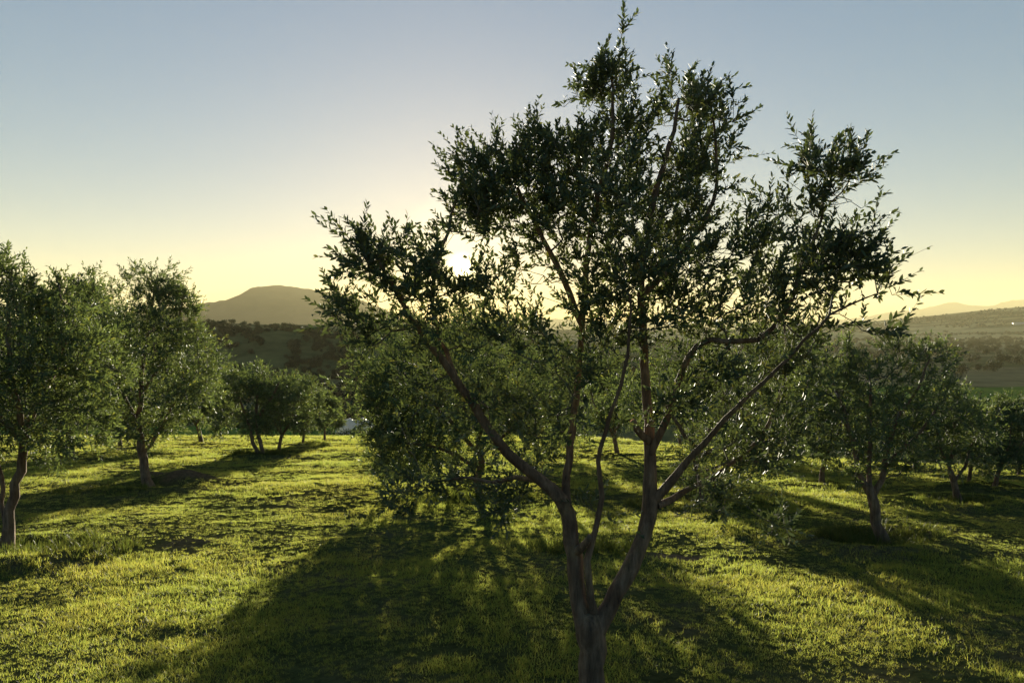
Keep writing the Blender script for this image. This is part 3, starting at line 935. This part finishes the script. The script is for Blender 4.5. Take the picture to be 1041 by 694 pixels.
PX, PY, PS = [], [], []
for (y0, y1, dens, s) in ((2.6, 7, 520, .8), (7, 12, 320, .95), (12, 20, 150, 1.2), (20, 32, 70, 1.6), (32, 52, 30, 2.2)):
    xx, yy = band(y0, y1, dens)
    dn = fbm(xx / .55, yy / .55, 81, 3); big = fbm(xx / 2.2, yy / 2.2, 85, 3)
    keep = q.random(len(xx)) < np.clip(.22 + 1.5 * sstep(.3, .6, dn * .6 + big * .4), 0, 1)
    keep &= yy < edge_of(xx) + 8
    keep &= q.random(len(xx)) > 1.1 * bare_soil(xx, yy)
    xx, yy = xx[keep], yy[keep]
    PX.append(xx); PY.append(yy)
    PS.append(.82 * s * q.uniform(.55, 1.25, len(xx)) * (.65 + .8 * sstep(.35, .7, fbm(xx / 1.1, yy / 1.1, 88, 2))))
PX = np.concatenate(PX); PY = np.concatenate(PY); PS = np.concatenate(PS)
kinds = [tuft(200 + k, 18, .06, .018, .046, .0044, GRASS, 1.25) for k in range(5)] + [tuft(220 + k, 24, .07, .022, .068, .0046, GRASS, 1.1) for k in range(3)]
go = nodes_scatter('grass', np.c_[PX, PY, height(PX, PY)], q.uniform(0, 6.28, len(PX)), PS, q.integers(0, 8, len(PX)), kinds)
tag(go, 'short sunlit orchard grass with patchy bare soil', 'grass', kind='stuff')
print('grass tufts', len(PX))

# tall weeds round the trunks
WX, WY = [], []
for (bx, by, n, r) in ((S_RIGHT[0] + .05, S_RIGHT[1] + .1, 170, .62), (S_RIGHT[0] - .35, S_RIGHT[1] + .1, 60, .3), (S_EDGE[0] + .45, S_EDGE[1] + .1, 150, .8), (S_LOW[0] - .2, S_LOW[1] - .5, 120, .9), (.9, 8.6, 120, .55), (S_BEHIND[0] + .1, S_BEHIND[1] - .3, 150, .8),
                       (S_SOIL[0] - .6, S_SOIL[1] - .6, 110, .8), (S_RR[0], S_RR[1], 90, .4), (S_TWIN[0], S_TWIN[1], 140, .7), (S_BEHIND[0] - .6, S_BEHIND[1] - 1.2, 90, .9)):
    a = q.uniform(0, 6.28, n); rr = r * np.sqrt(q.random(n))
    WX.append(bx + 1.3 * rr * np.cos(a)); WY.append(by + .8 * rr * np.sin(a))
ex = q.uniform(-34, 16, 700); WX.append(ex); WY.append(edge_of(ex) + q.uniform(-3, 5, 700))
WX = np.concatenate(WX); WY = np.concatenate(WY)
wk = [tuft(260 + k, 14, .05, .07, .19, .008, WEED, .75) for k in range(4)]
ws = q.uniform(.5, 1.15, len(WX)) * (1 + .5 * (WY > 24))
wo = nodes_scatter('weeds', np.c_[WX, WY, height(WX, WY)], q.uniform(0, 6.28, len(WX)), ws, q.integers(0, 4, len(WX)), wk)
tag(wo, 'dark tall weeds left unmown around the trunks', 'weeds', kind='stuff')


# scrub and woods across the valley
def clump(seed, n, rad, hgt, L):
    g = Geo(); q2 = np.random.default_rng(seed)
    nl = 7
    cs = nrm(q2.normal(0, 1, (nl, 3))) * np.array([rad, rad, hgt * .4]) * .55 + np.array([0, 0, hgt * .5])
    w = q2.integers(0, nl, n)
    v = nrm(q2.normal(0, 1, (n, 3))) * q2.random((n, 1)) ** .4
    p = cs[w] + v * np.array([rad, rad, hgt * .5]) * .55
    p[:, 2] = np.maximum(p[:, 2], .02)
    leaves(g, p, q2.normal(0, 1, (n, 3)), q2.normal(0, 1, (n, 3)), np.full(n, L) * q2.uniform(.6, 1.3, n), np.full(n, L * .5), LEAF4, q2)
    return g


BUSH = leaf_material('bush_leaf', (.030, .034, .013), (.038, .042, .018), (.04, .05, .012), .2, .8)
bushes = []
for k in range(4):
    me = clump(300 + k, 320, 1.3, 1.9, .42).mesh('bush', False); me.materials.append(BUSH); bushes.append(me)
bx = q.uniform(-420, 170, 9000); by = q.uniform(150, 400, 9000)
k = (fbm(bx / 28, by / 28, 91) > .47) & ~((bx > 105) & (by > 185)) & (by > 205 + 0 * bx)
bx, by = bx[k], by[k]
so = nodes_scatter('scrub', np.c_[bx, by, height(bx, by) - .1], q.uniform(0, 6.28, len(bx)), q.uniform(.6, 1.9, len(bx)), q.integers(0, 4, len(bx)), bushes)
tag(so, 'dark scrub covering the hillside across the valley', 'scrub', kind='stuff')
woods = []
for k in range(4):
    me = clump(320 + k, 420, 4.2, 6.5, 1.2).mesh('wood', False); me.materials.append(BUSH); woods.append(me)
bx = q.uniform(200, 2400, 9000); by = q.uniform(370, 3000, 9000)
k = (bx < by * .95) & (bx > by * .3) & (fbm(bx / 120, by / 90, 95) > .46) & ~((by + .1 * bx > 1880) & (by + .1 * bx < 2120)) & ~((by + .1 * bx > 2230) & (by + .1 * bx < 2460))
bx, by = bx[k], by[k]
so = nodes_scatter('woodland', np.c_[bx, by, height(bx, by) - .2], q.uniform(0, 6.28, len(bx)), q.uniform(.6, 1.3, len(bx)), q.integers(0, 4, len(bx)), woods)
tag(so, 'dark hazy woodland on the plain beyond the green field', 'woodland', kind='stuff')
print('scrub', len(bx))


# bushes along the foot of the grass, in front of the tunnel
for kk, px in enumerate((341, 351, 362, 372, 383, 396)):
    D = 49.3 + .5 * (kk % 2); xx = (px - W / 2) / F * D; zz = hz(xx, D)
    topz = CAMZ - (432 + 2.5 * math.sin(kk * 2.3) - 335) / F * D
    b_ = clump(340 + kk, 520, .95, topz - zz, .12).mesh('bush', False); b_.materials.append(BUSH)
    o = link('bush', b_, None); o.location = (xx, D, zz - .05)
    tag(o, 'low dark bush in the ragged row before the pale grow tunnel', 'bush', 'bushes at the foot of the grass')


# single trees far off
def far_tree(seed, rad, hgt):
    g = clump(seed, 700, rad, hgt * .8, .55)
    for k in range(len(g.v)): g.v[k] = g.v[k] + np.array([0, 0, hgt * .2])
    t = Geo(); tube(t, [[0, 0, -.3], [.1, 0, hgt * .3], [0, .1, hgt * .6]], [.22, .17, .08], 6)
    return g.mesh('crown', False), t.mesh('trunk')


FT = [far_tree(401 + k, r_, h_) for k, (r_, h_) in enumerate(((2.6, 4.4), (2.2, 5.0), (3.2, 4.2)))]
for cr, tr in FT: cr.materials.append(BUSH); tr.materials.append(TWIG)


def put_far(px, D, k, s, label, group):
    xx = (px - W / 2) / F * D
    r_ = empty('tree', (xx, D, hz(xx, D) - .1), label, 'tree', group)
    r_.scale = (s, s, s); r_.rotation_euler = (0, 0, px * 1.7)
    for nm, me in (('crown', FT[k][0]), ('trunk', FT[k][1])):
        o = bpy.data.objects.new(nm, me); COL.objects.link(o); o.parent = r_


for kk, px in enumerate((206, 214, 222, 229, 236, 246, 255, 263, 272, 279, 288, 296, 305, 313, 322, 333, 345, 358)):
    put_far(px + q.uniform(-2, 2), 402 + q.uniform(-6, 10) - .12 * (px - 520) / F * 400, kk % 3, q.uniform(.6, 1.05),
            'small dark tree in the row along the crest of the hill below the mountain', 'trees along the hill crest')
for kk, (px, D) in enumerate(((940, 1950), (946, 1955), (1000, 1700), (1006, 1702), (1023, 1690), (962, 2150), (918, 2000), (903, 1900))):
    put_far(px, D, kk % 3, q.uniform(2.2, 3.0), 'hazy dark tree standing among the pale fields under the far ridge', 'trees among the far fields')

# the pale farm shed on the far fields
wm, nt, out = new_mat('white_paint'); d = N(nt, 'ShaderNodeBsdfPrincipled', i_Roughness=.5); d.inputs['Base Color'].default_value = (.42, .41, .38, 1); nt.links.new(d.outputs[0], out.inputs[0])
sx_, sy_ = (1036 - W / 2) / F * 2350, 2350
sh = empty('farm_shed', (sx_, sy_, hz(sx_, sy_) + .5), 'long white farm shed on the pale fields far off at the frame edge', 'shed')
hw, hd, hh = 18, 6, 3.5
bv = [(-hw, -hd, -2), (hw, -hd, -2), (hw, hd, -2), (-hw, hd, -2), (-hw, -hd, hh), (hw, -hd, hh), (hw, hd, hh), (-hw, hd, hh)]
link('wall', make_mesh('wall', bv, [0, 1, 5, 4, 1, 2, 6, 5, 2, 3, 7, 6, 3, 0, 4, 7], [4] * 4, False), wm, sh)
rv = [(-hw - 1, -hd - 1, hh + .1), (hw + 1, -hd - 1, hh + .1), (hw + 1, hd + 1, hh + .1), (-hw - 1, hd + 1, hh + .1), (-hw - 1, 0, hh + 3.5), (hw + 1, 0, hh + 3.5)]
link('roof', make_mesh('roof', rv, [0, 1, 5, 4, 2, 3, 4, 5, 1, 2, 5, 3, 0, 4, 0, 3, 2, 1], [4, 4, 3, 3, 4], False), wm, sh)

# ------------------------------------------------------------------ haze
HAZE_D = 0.62e-4
hm, nt, out = new_mat('haze')
pv_ = N(nt, 'ShaderNodeVolumePrincipled')
pv_.inputs['Color'].default_value = (.95, .85, .48, 1)
pv_.inputs['Density'].default_value = HAZE_D
pv_.inputs['Anisotropy'].default_value = .1
nt.links.new(pv_.outputs[0], out.inputs['Volume'])
x0, x1, y0, y1, z0, z1 = -13900, 13900, -62, 17400, -60, 680
hv = [(x0, y0, z0), (x1, y0, z0), (x1, y1, z0), (x0, y1, z0), (x0, y0, z1), (x1, y0, z1), (x1, y1, z1), (x0, y1, z1)]
hf = [0, 3, 2, 1, 4, 5, 6, 7, 0, 1, 5, 4, 1, 2, 6, 5, 2, 3, 7, 6, 3, 0, 4, 7]
tag(link('haze', make_mesh('haze', hv, hf, [4] * 6, False), hm), 'thin golden evening haze over the valley', 'haze', kind='stuff')

# ------------------------------------------------------------------ light
w = bpy.data.worlds.new('World'); SC.world = w; w.use_nodes = True
nt = w.node_tree
bg = nt.nodes['Background']
sky = nt.nodes.new('ShaderNodeTexSky'); sky.sky_type = 'NISHITA'; sky.sun_disc = False
sky.sun_elevation = SUN_EL; sky.sun_rotation = SUN_ROT
sky.air_density = 1.0; sky.dust_density = .35; sky.ozone_density = 3.0
tc = nt.nodes.new('ShaderNodeTexCoord')
dt = nt.nodes.new('ShaderNodeVectorMath'); dt.operation = 'DOT_PRODUCT'; dt.inputs[1].default_value = SUN
nt.links.new(tc.outputs['Generated'], dt.inputs[0])
mr = nt.nodes.new('ShaderNodeMapRange'); mr.interpolation_type = 'SMOOTHSTEP'
mr.inputs[1].default_value = math.cos(R(.75)); mr.inputs[2].default_value = math.cos(R(.2)); mr.inputs[3].default_value = 0; mr.inputs[4].default_value = 120
nt.links.new(dt.outputs['Value'], mr.inputs[0])
vm = nt.nodes.new('ShaderNodeVectorMath'); vm.operation = 'SCALE'; vm.inputs[0].default_value = (1, .84, .38)
mr2 = nt.nodes.new('ShaderNodeMapRange'); mr2.interpolation_type = 'SMOOTHERSTEP'      # the bright ring of dusty air close round the sun
mr2.inputs[1].default_value = math.cos(R(6.5)); mr2.inputs[2].default_value = 1.0; mr2.inputs[3].default_value = 0; mr2.inputs[4].default_value = 1.6
nt.links.new(dt.outputs['Value'], mr2.inputs[0])
mr3 = nt.nodes.new('ShaderNodeMapRange'); mr3.interpolation_type = 'SMOOTHERSTEP'
mr3.inputs[1].default_value = math.cos(R(1.5)); mr3.inputs[2].default_value = 1.0; mr3.inputs[3].default_value = 0; mr3.inputs[4].default_value = 6.0
nt.links.new(dt.outputs['Value'], mr3.inputs[0])
s0 = nt.nodes.new('ShaderNodeMath'); s0.operation = 'ADD'
nt.links.new(mr.outputs[0], s0.inputs[0]); nt.links.new(mr3.outputs[0], s0.inputs[1])
sm = nt.nodes.new('ShaderNodeMath'); sm.operation = 'ADD'
nt.links.new(s0.outputs[0], sm.inputs[0]); nt.links.new(mr2.outputs[0], sm.inputs[1])
nt.links.new(sm.outputs[0], vm.inputs['Scale'])
ad = nt.nodes.new('ShaderNodeVectorMath'); ad.operation = 'ADD'
gm_ = nt.nodes.new('ShaderNodeGamma'); gm_.inputs[1].default_value = .6
nt.links.new(sky.outputs[0], gm_.inputs[0])
hs_ = nt.nodes.new('ShaderNodeHueSaturation'); hs_.inputs['Saturation'].default_value = 1.3
nt.links.new(gm_.outputs[0], hs_.inputs['Color'])
tv_ = nt.nodes.new('ShaderNodeVectorMath'); tv_.operation = 'MULTIPLY'; tv_.inputs[1].default_value = (1.03, .983, 1.03)
nt.links.new(hs_.outputs[0], tv_.inputs[0])
nt.links.new(tv_.outputs[0], ad.inputs[0]); nt.links.new(vm.outputs[0], ad.inputs[1])
nt.links.new(ad.outputs[0], bg.inputs['Color'])
bg.inputs['Strength'].default_value = .061
sl = bpy.data.lights.new('sun', 'SUN'); sl.energy = 5.0; sl.angle = R(.5); sl.color = (1, .91, .70)
so = bpy.data.objects.new('sun', sl); COL.objects.link(so)
so.rotation_euler = Vector(SUN).to_track_quat('Z', 'Y').to_euler()
so.location = (0, 0, 30)

# ------------------------------------------------------------------ render settings
vs = SC.view_settings
SC.display_settings.display_device = 'sRGB'
vs.view_transform = 'Standard'; vs.look = 'None'; vs.exposure = 2.1; vs.gamma = 1.0; vs.use_curve_mapping = False
cy = SC.cycles
cy.use_denoising = True; cy.use_adaptive_sampling = False
cy.max_bounces = 8; cy.diffuse_bounces = 3; cy.glossy_bounces = 2; cy.transmission_bounces = 4; cy.transparent_max_bounces = 8; cy.volume_bounces = 0
cy.sample_clamp_indirect = 6.0
